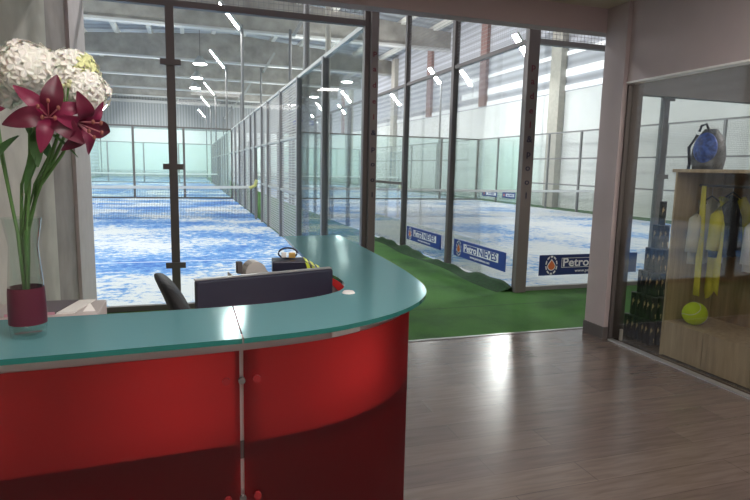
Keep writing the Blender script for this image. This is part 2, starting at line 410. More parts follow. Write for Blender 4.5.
side_wall('grey mesh and glass side fence of the left court, along the green corridor', 0, 0, G4, MY + [(16, 18), (18, 20)], M_glass, M_postfar, M_meshY,
          [(3, 0, 20), (2, 4, 20), (1.0, 4, 9.2)], gap=(9, 10))
side_wall('grey mesh side fence of the second left-hand court, farther down the corridor', 0, 21, [], [(0, 2), (2, 4)] + MY + [(16, 18), (18, 20)], M_glassfar, M_postfar, M_meshY, [(3, 0, 20), (2, 0, 20)], gap=(9, 10))
cw = side_wall('corridor-side glass of the right court with two blue boards along its foot', 2, 0, G4 + [(4, 6)], [(6, 8), (8, 10), (10, 12), (12, 14), (14, 16)], M_glass, M_post, M_meshY2,
          [(3, 0, 20), (1.2, 4, 6)], postw=.085, rail_mat=M_post, tall={2: 4.4, 4: 4.4, 6: 3.0})
side_wall('corridor-side mesh of the second right-hand court', 2, 21, [], [(0, 4), (4, 8), (8, 12), (12, 16), (16, 20)], M_glassfar, M_postfar, M_meshY2, [(3, 0, 20)], rail_mat=M_postfar)
# far side of the right-hand courts, seen against the white hall wall
side_wall('pale mesh side fence of the right court against the white hall wall', 12, 0, [(0, 2), (2, 4), (16, 18), (18, 20)], [(4, 6), (6, 8), (8, 10), (10, 12), (12, 14), (14, 16)], M_glassfar, M_postfar, M_meshY2,
          [(3, 0, 20), (2, 4, 16), (1.0, 4, 16)], rail_mat=M_postfar, postw=.07)
side_wall('pale side fence of the second right-hand court against the hall wall', 12, 21, [], [(0, 4), (4, 8), (8, 12), (12, 16), (16, 20)], M_glassfar, M_postfar, M_meshY2, [(3, 0, 20), (2, 0, 20)], rail_mat=M_postfar, postw=.07)
side_wall('outer side fence of the left court, by the hall wall', -10, 0, G4 + G20, [(4, 6), (6, 8), (8, 10), (10, 12), (12, 14), (14, 16)], M_glassfar, M_postfar, M_meshY2, [(3, 0, 20), (2, 4, 16)], rail_mat=M_postfar)
side_wall('outer side fence of the second left-hand court', -10, 21, [], [(0, 4), (4, 8), (8, 12), (12, 16), (16, 20)], M_glassfar, M_postfar, M_meshY2, [(3, 0, 20), (2, 0, 20)], rail_mat=M_postfar)
# mesh above the glass on the corridor side of the right court
bm = bm_new()
v = [bm.verts.new(c) for c in ((0, 0.05, 3.03), (0, 4, 3.03), (0, 4, 4.4), (0, 0.05, 4.4))]; bm.faces.new(v)
obj('upper_mesh', bm, M_meshY2, cw)

# lettered corner posts
M_maroon = principled('maroon_letters', (.13, .02, .035), .5)
M_navy = principled('navy_letters', (.02, .02, .05), .5)
def lettered_post(x, label, w, face_mat):
    t = thing('corner_post', label, 'post', (x, -.0, 0))
    boxo('column', -w / 2, w / 2, -.10, -.045, 0, 4.5, face_mat, t, bevel=.004)
    h = bpy.data.objects.new('lettering', None); COL.objects.link(h); h.parent = t
    h.matrix_local = Matrix(((1, 0, 0, 0), (0, 0, -1, -.102), (0, 1, 0, 0), (0, 0, 0, 1)))
    zs = [2.69 - i * .167 for i in range(10)]
    for i, ch in enumerate('padel&pool'):
        text('letter', ch, .105 if w > .1 else .075, M_maroon if i < 5 else M_navy, h, .0, zs[i], .001, 1.15, .002)
    return t
# keep the first pair of walls' own corner posts slim; these stand in front of them
lettered_post(2.0, 'wide grey corner post with vertical lettering, on the right court', .15, M_post2)
lp = lettered_post(0.055, 'grey corner post with vertical lettering, beside the end of the desk', .085, principled('steel_pale', (.20, .185, .18), .4, .4))

# nets
def net(x, y, label, pad=False):
    t = thing('padel_net', label, 'net', (x + 5, y, 0))
    bm = bm_new(); n = 20; top = []; bot = []
    for i in range(n + 1):
        u = -4.89 + 9.78 * i / n; z = .88 + .04 * (u / 4.89) ** 2
        top.append((u, z)); 
    vt = [bm.verts.new((u, 0, z - .03)) for u, z in top]; vb = [bm.verts.new((u, 0, .02)) for u, z in top]
    for i in range(n): bm.faces.new([vb[i], vb[i + 1], vt[i + 1], vt[i]])
    obj('mesh', bm, M_netX, t)
    bm = bm_new()
    for i in range(n):
        (u0, z0), (u1, z1) = top[i], top[i + 1]
        vs = [bm.verts.new(c) for c in ((u0, -.012, z0 - .07), (u1, -.012, z1 - .07), (u1, -.012, z1), (u0, -.012, z0), (u0, .012, z0 - .07), (u1, .012, z1 - .07), (u1, .012, z1), (u0, .012, z0))]
        for f in ((0, 1, 2, 3), (4, 7, 6, 5), (3, 2, 6, 7), (0, 4, 5, 1)): bm.faces.new([vs[j] for j in f])
    obj('tape', bm, M_white, t)
    for s in (-1, 1):
        bm = bm_new(); tube(bm, [(s * 4.91, 0, 0), (s * 4.91, 0, .95)], .035, 10); obj('net_post', bm, M_postfar, t)
        if pad and s > 0:
            bm = bm_new(); tube(bm, [(s * 4.74, -.06, .86), (s * 4.88, -.09, .93), (s * 4.92, -.13, 1.08)], .045, 10)
            obj('post_pad', bm, principled('yellow_pad', (.75, .72, .25), .6), t)
net(-10, 10, 'white-taped net of the left court, nearest the desk', True)
net(-10, 31, 'white-taped net of the second left-hand court, behind the far glass')
net(2, 10, 'white-taped net of the right court')
net(2, 31, 'white-taped net of the second right-hand court')
net(-10, 52, 'farthest net on the left, small in the distance'); net(2, 52, 'farthest net on the right, small in the distance')

# light masts
def mast(x, y, side, label, group):
    t = thing('light_mast', label, 'light mast', (x, y, 0), 0, group)
    bm = bm_new(); tube(bm, [(0, 0, 0), (0, 0, 6.5)], .055, 10); obj('pole', bm, M_postfar, t)
    # tilted luminaire: rises outwards over the court, lit face down towards it
    a = math.radians(60 if x == 1.875 else 50)
    hgrp = Matrix.Translation((side * .42, 0, 6.78)) @ Matrix.Rotation(side * -a, 4, 'Y')
    bm = bm_new(); bx(bm, -.55, .55, -.22, .22, 0, .07, hgrp); h = obj('lamp_housing', bm, M_rail, t)
    for (xa, xb, ya, yb) in ((-.55, .55, -.22, -.20), (-.55, .55, .20, .22), (-.55, -.53, -.2, .2), (.53, .55, -.2, .2)):
        bm = bm_new(); bx(bm, xa, xb, ya, yb, -.04, 0, hgrp); obj('rim', bm, M_rail, h)
    bm = bm_new(); bm.faces.new([bm.verts.new(hgrp @ Vector(c)) for c in ((-.53, -.2, -.003), (.53, -.2, -.003), (.53, .2, -.003), (-.53, .2, -.003))]); obj('lamp_lens', bm, M_lamp, h)
    return t
for (x, side, nm) in ((.125, -1, 'left-court side of the corridor'), (1.875, 1, 'right-court side of the corridor'), (12.12, -1, 'far side of the right courts'), (-10.12, 1, 'far side of the left courts')):
    for i, y in enumerate((4, 16, 25, 37, 46, 58)):
        if (x, y) == (1.875, 4): continue
        mast(x, y, side, '%s light mast along the %s' % (('nearest', 'second', 'third', 'fourth', 'fifth', 'farthest')[i], nm), 'light masts along the courts')
# right-hand corridor: bare pole by the net
bm = bm_new(); tube(bm, [(1.89, 9.9, 0), (1.89, 9.9, 8.4)], .075, 10)
tag(obj('steel_pole', bm, M_cream), 'cream steel pole rising beside the net of the right court', 'pole')
for i, (x, y, z) in enumerate([(-.96, 33.34, 7.8), (-1.05, 39.7, 7.8), (-1.12, 45.7, 7.8), (9.62, 36.6, 7.8), (9.31, 47, 7.8), (8.66, 54.9, 7.8)]):
    t = thing('high_bay_lamp', ('%s of the round high bay lamps over the %s courts' % (('nearest', 'middle', 'farthest')[i % 3], 'left' if i < 3 else 'right')), 'ceiling lamp', (x, y, z), 0, 'round high bay lamps')
    bm = bm_new(); lathe(bm, [(.0, .5), (.12, .5), (.42, .08), (.46, 0), (.0, .02)], n=20); obj('shade', bm, M_rail, t, smooth=True)
    bm = bm_new(); lathe(bm, [(0, -.06), (.3, -.04), (.44, 0.01)], n=20); obj('bulb_cover', bm, M_lampdisc, t)
    bm = bm_new(); tube(bm, [(0, 0, .5), (0, 0, rz(x) - z)], .02, 6); obj('cable', bm, M_post, t)

# sponsor boards
M_blue = principled('board_blue', (.012, .045, .26), .45)
M_blue2 = principled('board_navy', (.012, .03, .14), .45)
M_lw = principled('letter_white', (.85, .87, .9), .5)
M_orange = principled('drop_orange', (.72, .19, .06), .5)
def board(w, h, mtx, label, mat=M_blue, full=True):
    t = thing('sponsor_board', label, 'sign'); t.matrix_world = mtx
    bm = bm_new(); bx(bm, -w / 2, w / 2, -h / 2, h / 2, -.012, .0); obj('panel', bm, mat, t)
    if not full:
        bm = bm_new(); bx(bm, -w * .2, w * .44, -h * .22, h * .28, .001, .004); obj('name_plate', bm, M_lw, t)
        text('lettering', 'Petro NIEVES', h * .42, mat, t, w * .12, h * .03, .005, .9, .004)
        lathe_bm = bm_new(); bmesh.ops.create_circle(lathe_bm, cap_ends=True, radius=h * .22, segments=16, matrix=Matrix.Translation((-w * .35, 0, .004))); obj('logo', lathe_bm, M_orange, t)
        return t
    # logo: orange drop inside a dashed white ring
    cx = -w * .385; s = h * .27
    bm = bm_new()
    for k in range(10):
        a0 = 2 * PI * (k + .14) / 10; a1 = 2 * PI * (k + .86) / 10
        ps = [(cx + math.cos(a) * s * r * .92, math.sin(a) * s * r * 1.25, .003) for r, a in ((1.12, a0), (1.12, (a0 + a1) / 2), (1.12, a1), (1.38, a1), (1.38, (a0 + a1) / 2), (1.38, a0))]
        bm.faces.new([bm.verts.new(p) for p in ps])
    obj('logo_ring', bm, M_lw, t)
    def drop(k, z, mat, nm):
        bm = bm_new(); pts = []
        for i in range(24):
            a = 2 * PI * i / 24; r = s * k * .72
            x = r * math.sin(a) * (1 - .0 * math.cos(a)); y = -r * math.cos(a)
            if y > 0: x *= (1 - (y / r) ** 1.4 * .98); y *= 1.55
            pts.append((cx + x, y - s * .12, z))
        bm.faces.new([bm.verts.new(p) for p in pts]); obj(nm, bm, mat, t)
    drop(1.22, .003, M_lw, 'drop_outline'); drop(1.0, .005, M_orange, 'drop')
    # outlined 'Petro' field and white 'NIEVES' field
    x0, xm, x1 = -w * .285, w * .0, w * .385; y0, y1 = -h * .14, h * .34; e = .006
    bm = bm_new(); bx(bm, x0, xm, y1 - e, y1, .0, .003); bx(bm, x0, xm, y0, y0 + e, 0, .003); bx(bm, x0, x0 + e, y0, y1, 0, .003); obj('name_frame', bm, M_lw, t)
    bm = bm_new(); bx(bm, xm, x1, y0, y1, 0, .003); obj('name_plate', bm, M_lw, t)
    text('lettering', 'Petro', h * .58, M_lw, t, (x0 + xm) / 2, (y0 + y1) / 2, .004, 1.18, .003)
    text('lettering', 'NIEVES', h * .58, mat, t, (x1 + xm) / 2, (y0 + y1) / 2, .004, 1.12, .003)
    text('web_address', 'www.petronieves.com', h * .2, M_lw, t, w * .05, -h * .31, .003, 1.25, .001)
    return t
def MW(cx, cy, cz, kind):
    if kind == 'X': return Matrix(((1, 0, 0, cx), (0, 0, -1, cy), (0, 1, 0, cz), (0, 0, 0, 1)))
    return Matrix(((0, 0, -1, cx), (-1, 0, 0, cy), (0, 1, 0, cz), (0, 0, 0, 1)))
board(1.5, .25, MW(2.0 - .03, .99, .32, 'Y'), 'blue sponsor board low on the corridor glass, next to the lettered corner post')
board(1.5, .24, MW(2.0 - .03, 2.98, .315, 'Y'), 'blue sponsor board farther down the corridor glass, leftmost of the three large ones')
board(1.5, .26, MW(3.05, -.03, .315, 'X'), 'navy sponsor board on the end glass, partly behind the pale wall pier', M_blue2)
board(1.45, .26, MW(11.955, 18.55, .37, 'Y'), 'small distant blue board at the foot of the far fence, left one of the pair', M_blue, False)
board(1.1, .26, MW(11.955, 16.8, .38, 'Y'), 'small distant blue board at the foot of the far fence, right one of the pair', M_blue, False)
t = thing('hanging_banner', 'long blue banner hung high on the distant end wall', 'banner', (12, 62.5, 6.6))
boxo('sheet', -1.9, .6, 0, .03, -.28, .28, principled('banner_blue', (.06, .09, .3), .6), t)
boxo('stripe', -1.6, .3, -.01, 0, -.1, .08, M_lw, t)

# ------------------------------------------------------------------ reception room shell
M_wallg = principled('reception_wall', (.45, .385, .385), .75, noise=.04, nscale=3)
M_ceil = principled('reception_ceiling', (.52, .47, .40), .85)
M_lintel = principled('lintel_paint', (.44, .36, .37), .8)
M_conc = principled('concrete_panel', (.56, .53, .47), .85, noise=.16, nscale=3.5, bump=.25)
M_conc2 = principled('concrete_pier', (.30, .26, .24), .85, noise=.16, nscale=4, bump=.25)
M_jamb = principled('jamb_paint', (.56, .50, .49), .8, noise=.05)
M_dark = principled('dark_trim_and_shade', (.10, .088, .085), .7)
sbox('ceiling', -3.2, 6, -9.2, -1.74, 2.9, 3.0, M_ceil)
sbox('lintel', -3.2, 6, -1.74, -1.60, 2.70, 3.7, M_lintel)
sbox('wall_front_upper', HX0, HX1, -1.62, -1.60, 3.7, 11.2, M_wallg)
sbox('wall_back_reception', -3.2, 6, -9.2, -9.0, 0, 2.9, M_wallg)
# left side: concrete panel, recessed darker pier, pale jamb
sbox('wall_left', -3.2, -2.75, -9.2, -1.62, 0, 3.6, M_conc)
sbox('wall_left_pier', -3.2, -2.765, -1.62, -.82, 0, 4.5, M_conc2)
sbox('wall_left_jamb', -3.2, -2.74, -.82, -.06, 0, 4.5, M_jamb)
# right side: pier, wall over the shop window
bm = bm_new(); bx(bm, 1.66, 1.86, -2.0, -1.74, 0, 2.9); struct('wall_right_pier', bm, M_wallg)
sbox('wall_right_reception', 1.70, 1.80, -9.0, -2.0, 2.25, 2.9, M_wallg)
sbox('wall_right_solid', 1.70, 1.80, -9.0, -5.4, 0, 2.25, M_wallg)
sbox('wall_shop_header', 1.86, 5.4, -1.74, -1.64, 2.20, 2.9, principled('shop_header', (.12, .12, .125), .6))
sbox('wall_shop_side', 5.4, 5.5, -9, -1.64, 0, 2.9, M_wallg)
sbox('wall_shop_end', 1.8, 5.4, -5.5, -5.4, 0, 2.9, M_wallg)
sbox('baseboard_right', 1.645, 1.66, -2.0, -1.74, 0, .11, M_dark)
sbox('baseboard_pier', 1.645, 1.70, -2.015, -2.0, 0, .11, M_dark)
sbox('baseboard_left', -2.75, -2.735, -9, -1.65, 0, .1, M_dark)
sbox('trim_2', -2.7, 5.4, -1.665, -1.635, 0, .006, M_alu)
# shop window: pale frame, glass, bottom track
t = thing('shop_window', 'tall glass shop window with slim pale frame, right of the pier', 'shop window', (1.75, -3.7, 0)); 
boxo('glass_pane', -.006, .004, -1.68, 1.68, .02, 2.22, M_glassshop, t)
boxo('frame_top', -.06, .03, -1.7, 1.70, 2.235, 2.25, M_white, t)
boxo('frame_side', -.045, .015, 1.68, 1.695, .0, 2.225, M_dark, t)
boxo('bottom_track', -.07, -.02, -1.7, 1.66, 0, .012, M_alu, t)
sbox('pier_reveal_shade', 1.765, 1.87, -2.01, -1.73, .0, 2.25, M_dark)  # the reveal's shade painted in as a dark box over the pier
# far end frame post of the shop opening
# ------------------------------------------------------------------ reception desk
OUT = [(-2.74, -4.905), (-2.3, -4.885), (-2.0, -4.868), (-1.76, -4.85), (-1.6, -4.826), (-1.47, -4.783), (-1.33, -4.70), (-1.215, -4.58), (-1.14, -4.43), (-1.10, -4.2), (-1.078, -3.9), (-1.065, -3.5), (-1.055, -2.98)]
INN = [(-1.37, -2.98), (-1.39, -3.4), (-1.40, -3.75), (-1.395, -4.05), (-1.375, -4.22), (-1.39, -4.35), (-1.45, -4.44), (-1.57, -4.505), (-1.757, -4.545), (-2.1, -4.56), (-2.74, -4.565)]
def catmull(P, n=6):
    out = []
    P = [Vector((*p, 0)) for p in P]
    for i in range(len(P) - 1):
        p0, p1, p2, p3 = P[max(i - 1, 0)], P[i], P[i + 1], P[min(i + 2, len(P) - 1)]
        for k in range(n):
            t = k / n
            q = .5 * ((2 * p1) + (-p0 + p2) * t + (2 * p0 - 5 * p1 + 4 * p2 - p3) * t * t + (-p0 + 3 * p1 - 3 * p2 + p3) * t ** 3)
            out.append((q.x, q.y))
    out.append((P[-1].x, P[-1].y)); return out
co, ci = catmull(OUT), catmull(INN)
def offset(poly, d):
    r = []
    for i, p in enumerate(poly):
        a = Vector(poly[max(i - 1, 0)]); b = Vector(poly[min(i + 1, len(poly) - 1)])
        t = (b - a).normalized(); n = Vector((-t.y, t.x)); r.append((p[0] + n.x * d, p[1] + n.y * d))
    return r
SX = -1.757
def glass_top_mat():
    m, nt, out = new_mat('teal_glass_top')
    d = N(nt, 'ShaderNodeBsdfDiffuse'); d.inputs[0].default_value = (.22, .50, .55, 1)
    tr = N(nt, 'ShaderNodeBsdfTranslucent'); tr.inputs[0].default_value = (.08, .5, .52, 1)
    m1 = N(nt, 'ShaderNodeMixShader'); m1.inputs[0].default_value = .45
    g = N(nt, 'ShaderNodeBsdfGlossy'); g.inputs['Roughness'].default_value = .13; g.inputs[0].default_value = (.6, .75, .75, 1)
    fr = N(nt, 'ShaderNodeFresnel'); fr.inputs[0].default_value = 1.5
    m2 = N(nt, 'ShaderNodeMixShader')
    L(nt, d.outputs[0], m1.inputs[1]); L(nt, tr.outputs[0], m1.inputs[2]); L(nt, fr.outputs[0], m2.inputs[0])
    L(nt, m1.outputs[0], m2.inputs[1]); L(nt, g.outputs[0], m2.inputs[2]); L(nt, m2.outputs[0], out.inputs[0]); return m
M_top = glass_top_mat()
M_edge = principled('teal_glass_edge', (.02, .16, .14), .15)
def red_mat():
    m, nt, out = new_mat('red_translucent')
    d = N(nt, 'ShaderNodeBsdfDiffuse'); d.inputs[0].default_value = (.05, .002, .006, 1)
    tr = N(nt, 'ShaderNodeBsdfTranslucent'); tr.inputs[0].default_value = (.80, .035, .035, 1)
    m1 = N(nt, 'ShaderNodeMixShader'); m1.inputs[0].default_value = .5
    g = N(nt, 'ShaderNodeBsdfGlossy'); g.inputs['Roughness'].default_value = .35
    fr = N(nt, 'ShaderNodeValue'); fr.outputs[0].default_value = .045
    m2 = N(nt, 'ShaderNodeMixShader')
    L(nt, d.outputs[0], m1.inputs[1]); L(nt, tr.outputs[0], m1.inputs[2]); L(nt, fr.outputs[0], m2.inputs[0])
    L(nt, m1.outputs[0], m2.inputs[1]); L(nt, g.outputs[0], m2.inputs[2]); L(nt, m2.outputs[0], out.inputs[0]); return m
M_red = red_mat()
desk = thing('reception_desk', 'curved reception desk with red translucent front and teal glass top', 'reception desk', (-1.9, -4.5, 0))
DL = Vector((-1.9, -4.5, 0))
def loc(poly): return [(x - DL.x, y - DL.y) for x, y in poly]
lo = [p for p in co if p[0] < SX - .02]; li = [p for p in ci if p[0] < SX - .02]
left_poly = lo + [(SX - .002, -4.8515)] + [(SX - .002, -4.545)] + li
ro = [p for p in co if p[0] > SX + .01]; ri = [p for p in ci if p[0] > SX + .01]
right_poly = [(SX + .002, -4.8513)] + ro + ri + [(SX + .002, -4.545)]
for poly in (left_poly, right_poly):
    bm = bm_new(); prism(bm, loc(poly), 1.088, 1.1)
    for f in bm.faces:
        f.normal_update()
        f.material_index = 0 if abs(f.normal.z) > .5 else 1
    obj('glass_top', bm, [M_top, M_edge], desk)
fac = offset(co, .052)
def shell(poly, th, z0, z1, mat, name, par=desk):
    inner = offset(poly, th); bm = bm_new(); P = loc(poly); Q = loc(inner)
    n = len(P); rr = []
    for (a, b) in zip(P, Q): rr.append([bm.verts.new((*a, z0)), bm.verts.new((*a, z1)), bm.verts.new((*b, z1)), bm.verts.new((*b, z0))])
    for i in range(n - 1):
        for k in range(4): bm.faces.new([rr[i][k], rr[i][(k + 1) % 4], rr[i + 1][(k + 1) % 4], rr[i + 1][k]])
    bm.faces.new(rr[0]); bm.faces.new(rr[-1][::-1])
    return obj(name, bm, mat, par, smooth=False)
def sheet(poly, z0, z1, mat, name):
    bm = bm_new(); P = loc(poly); rr = [(bm.verts.new((*a, z0)), bm.verts.new((*a, z1))) for a in P]
    for i in range(len(P) - 1): bm.faces.new([rr[i][0], rr[i + 1][0], rr[i + 1][1], rr[i][1]])
    return obj(name, bm, mat, desk, smooth=True)
fl = [p for p in fac if p[0] < SX - .02] + [(SX - .0045, -4.7985)]
frt = [(SX + .0045, -4.798)] + [p for p in fac if p[0] > SX + .02]
sheet(fl, .02, 1.055, M_red, 'front_panel'); sheet(frt, .02, 1.055, M_red, 'front_panel')
shell(offset(fac, .004), .012, 1.052, 1.085, M_alu, 'under_rail')
# interior carcass: work surface, and dark plinth structure below it
inn2 = offset(fac, .022)
inn2 = [p for p in inn2 if p[0] < -1.2 or p[1] < -4.4]
desk_in = [(-1.40, -4.35), (-1.40, -3.97), (-2.74, -3.97)]
bm = bm_new(); prism(bm, loc(inn2 + desk_in), .775, .80); obj('work_surface', bm, principled('desk_board', (.62, .58, .52), .5), desk)
shell(offset(fac, .005), .05, .785, .83, principled('dark_board', (.06, .05, .05), .6), 'light_stop_lip')  # unseen lip added to cut off the glow below the work surface
shell(offset(fac, .10), .02, .02, .77, principled('dark_board', (.06, .05, .05), .6), 'inner_carcass')
# aluminium upright behind the joint and round fixings
boxo('upright', SX - .02 - DL.x, SX + .02 - DL.x, -4.79 - DL.y, -4.765 - DL.y, 0, 1.085, M_alu, desk)
for z in (.985, .69, .30):
    for sx_ in (-.035, .035):
        bm = bm_new(); tube(bm, [(SX + sx_ - DL.x, -4.797 - DL.y, z), (SX + sx_ - DL.x, -4.806 - DL.y, z)], .009, 14)
        obj('fixing', bm, principled('red_fixing', (.35, .03, .035), .35, .4), desk)
    bm = bm_new(); tube(bm, [(SX - DL.x, -4.80 - DL.y, z - .0), (SX - DL.x, -4.81 - DL.y, z)], .008, 10); obj('bolt', bm, M_post, desk)
for i in (14, 30, 44, 60):
    p = offset(fac, .03)[min(i, len(fac) - 1)]
bm = bm_new(); lathe(bm, [(0, .006), (.016, .006), (.02, .001), (.02, 0)], (-1.405 - DL.x, -4.452 - DL.y, 1.1), 20); obj('glass_fixing', bm, M_white, desk)
# white label stuck under the glass edge
i0 = [i for i, p in enumerate(fac) if p[0] > -1.545][0]
GLOW = emission('added_glow_bar', (1, .85, .78), 5.5)  # added glowing bars that backlight the red panels
for (xa, xb, ya) in ((-2.0, -1.80, -4.63), (-1.60, -1.42, -4.60), (-2.55, -2.35, -4.65)):
    boxo('added_glow_bar', xa - DL.x, xb - DL.x, ya - DL.y, ya + .015 - DL.y, .955, .975, GLOW, desk)
    boxo('glow_bar_bracket', (xa + xb) / 2 - .01 - DL.x, (xa + xb) / 2 + .01 - DL.x, ya + .003 - DL.y, ya + .012 - DL.y, .975, 1.088, M_alu, desk)
seg = offset(fac[i0:i0 + 5], -.004)
o = shell(seg, .003, 1.058, 1.073, M_white, 'label_strip')
# GLOW bars added inside the desk to light the red front
sl = [p for p in offset(fac, .13) if -2.7 < p[0]]

# monitor
def RZ(ax, ay, bx_, by): return math.atan2(by - ay, bx_ - ax)
mon = thing('computer_monitor', 'black flat computer monitor seen from behind, standing on the reception desk', 'monitor', (-1.63, -4.295, .80), RZ(-1.85, -4.36, -1.41, -4.23))
bm = bm_new(); bx(bm, -.232, .232, -.018, .012, .06, .338); obj('case', bm, M_black, mon, bevel=.006)
bm = bm_new(); bx(bm, -.222, .222, .012, .014, .075, .328); obj('screen', bm, principled('screen_glass', (.02, .03, .05), .1), mon)
bm = bm_new(); bx(bm, -.232, .232, -.006, .013, .338, .342); obj('top_bezel', bm, M_alu, mon)
bm = bm_new(); bx(bm, -.03, .03, -.05, -.018, .01, .2); obj('stand', bm, M_black, mon, bevel=.004)
bm = bm_new(); bx(bm, -.11, .11, -.10, .06, 0, .012); obj('base', bm, M_black, mon, bevel=.005)

# office chair, seen from its side behind the desk
ch = thing('office_chair', 'black padded office chair turned sideways behind the reception desk', 'office chair', (-1.72, -3.45, 0), math.radians(8))
bm = bm_new(); rows = []
prof = [(-.13, .50, .02, .20), (-.145, .60, .035, .23), (-.165, .74, .048, .24), (-.20, .86, .046, .225), (-.245, .95, .040, .19), (-.28, 1.0, .024, .12)]
bmb = bm_new()
for (x, z, th, hw) in prof:
    ring = []
    for k in range(16):
        a = 2 * PI * k / 16
        cx_, sy = math.cos(a), math.sin(a)
        ring.append(bmb.verts.new((x + th * math.copysign(abs(cx_) ** .7, cx_), hw * math.copysign(abs(sy) ** .6, sy), z)))
    rows.append(ring)
for i in range(len(rows) - 1):
    for k in range(16): bmb.faces.new([rows[i][k], rows[i][(k + 1) % 16], rows[i + 1][(k + 1) % 16], rows[i + 1][k]])
bmb.faces.new(rows[0]); bmb.faces.new(rows[-1]); bm.free()
obj('backrest', bmb, M_leather, ch, smooth=True, subsurf=1)
bm = bm_new(); bx(bm, -.16, .30, -.24, .24, .43, .50); obj('seat', bm, M_leather, ch, bevel=.03, smooth=True)
for s in (-1, 1):
    bm = bm_new(); tube(bm, [(0.0, s * .26, .46), (0.0, s * .29, .66), (-.08, s * .29, .68), (.18, s * .29, .68)], [.014, .014, .02, .02], 8); obj('armrest', bm, M_black, ch, smooth=True)
bm = bm_new(); tube(bm, [(.05, 0, .10), (.05, 0, .43)], .028, 12); obj('gas_column', bm, M_alu, ch)
for k in range(5):
    a = 2 * PI * k / 5
    e = (.05 + .28 * math.cos(a), .28 * math.sin(a))
    bm = bm_new(); tube(bm, [(.05, 0, .11), (e[0], e[1], .07)], [.025, .014], 8); lg = obj('leg', bm, M_black, ch)
    bm = bm_new(); tube(bm, [(e[0], e[1] - .012, .03), (e[0], e[1] + .012, .03)], .03, 12); obj('castor', bm, M_black, lg)
boxo('back_bracket', -.15, -.02, -.03, .03, .40, .56, M_black, ch)

# side cabinet behind the desk with the things that show above the monitor
cab = thing('desk_riser', 'low dark shelf riser behind the monitor, carrying office gadgets', 'shelf', (-1.56, -4.07, .80))
boxo('top', -.17, .155, -.085, .085, .232, .247, principled('riser_grey', (.12, .12, .13), .5), cab, bevel=.003)
for sx_ in (-.17, .14):
    boxo('side', sx_, sx_ + .015, -.085, .085, 0, .232, MATS['riser_grey'], cab)
# black box with yellow stripes
rp = thing('receipt_printer', 'black boxy receipt printer with three yellow-green stripes, behind the monitor', 'printer', (-1.498, -4.06, 1.047), math.radians(-6))
bm = bm_new()
pr = [(-.085, 0), (.10, 0), (.10, .045), (.03, .098), (-.085, .098)]
a = [bm.verts.new((x, -.05, z)) for x, z in pr]; b = [bm.verts.new((x, .05, z)) for x, z in pr]
bm.faces.new(a); bm.faces.new(b[::-1])
for i in range(5): bm.faces.new([a[i], a[(i + 1) % 5], b[(i + 1) % 5], b[i]])
obj('case', bm, principled('navy_black', (.02, .022, .045), .4), rp, bevel=.004)
M_yel = principled('yellow_stripe', (.72, .85, .08), .5)
for i in range(3):
    bm = bm_new(); x = .030 + i * .023; z = .098 - (x - .03) * .589
    v = [bm.verts.new(c) for c in ((x, -.0515, z - .002), (x + .014, -.0515, z - .009), (x + .026, -.0515, z - .045), (x + .012, -.0515, z - .038))]; bm.faces.new(v)
    v = [bm.verts.new(c) for c in ((x, -.0515, z + .0015), (x + .014, -.0515, z - .0065), (x + .014, .045, z - .0065), (x, .045, z + .0015))]; bm.faces.new(v)
    obj('stripe', bm, M_yel, rp)
# grey tape dispenser
td = thing('tape_dispenser', 'grey desk tape dispenser with a round reel, left of the black printer', 'tape dispenser', (-1.655, -4.07, 1.047), math.radians(10))
bm = bm_new(); pr = [(-.075, 0), (.055, 0), (.05, .05), (.02, .075), (-.02, .08), (-.035, .035), (-.06, .04), (-.075, .055)]
a = [bm.verts.new((x, -.022, z)) for x, z in pr]; b = [bm.verts.new((x, .022, z)) for x, z in pr]
bm.faces.new(a); bm.faces.new(b[::-1])
for i in range(8): bm.faces.new([a[i], a[(i + 1) % 8], b[(i + 1) % 8], b[i]])
obj('body', bm, principled('putty_grey', (.42, .40, .37), .5), td, bevel=.004); td.scale = (1.1, 1.2, 1.15)
bm = bm_new(); tube(bm, [(.005, -.026, .052), (.005, .026, .052)], .034, 20); obj('reel', bm, principled('reel_grey', (.55, .53, .5), .4), td)
bm = bm_new(); bx(bm, -.05, -.035, -.012, .012, .05, .085); obj('cutter', bm, M_dark, td)
# wristwatch-like loop with gold buckle standing on the printer
wt = thing('key_ring', 'dark looped strap with a small gold and white fob, on the black printer', 'strap', (-1.525, -4.05, 1.146))
bm = bm_new(); pts = [(.034 * math.cos(2 * PI * k / 20), 0, .021 + .019 * math.sin(2 * PI * k / 20)) for k in range(21)]; tube(bm, pts, .0035, 6, False); obj('loop', bm, M_black, wt, smooth=True)
bm = bm_new(); bx(bm, .002, .026, -.012, -.004, .004, .024); obj('fob', bm, principled('gold', (.75, .48, .15), .35, .6), wt, bevel=.002)
bm = bm_new(); bx(bm, -.024, -.006, -.010, -.004, .006, .026); obj('tag', bm, M_paper, wt, bevel=.002)

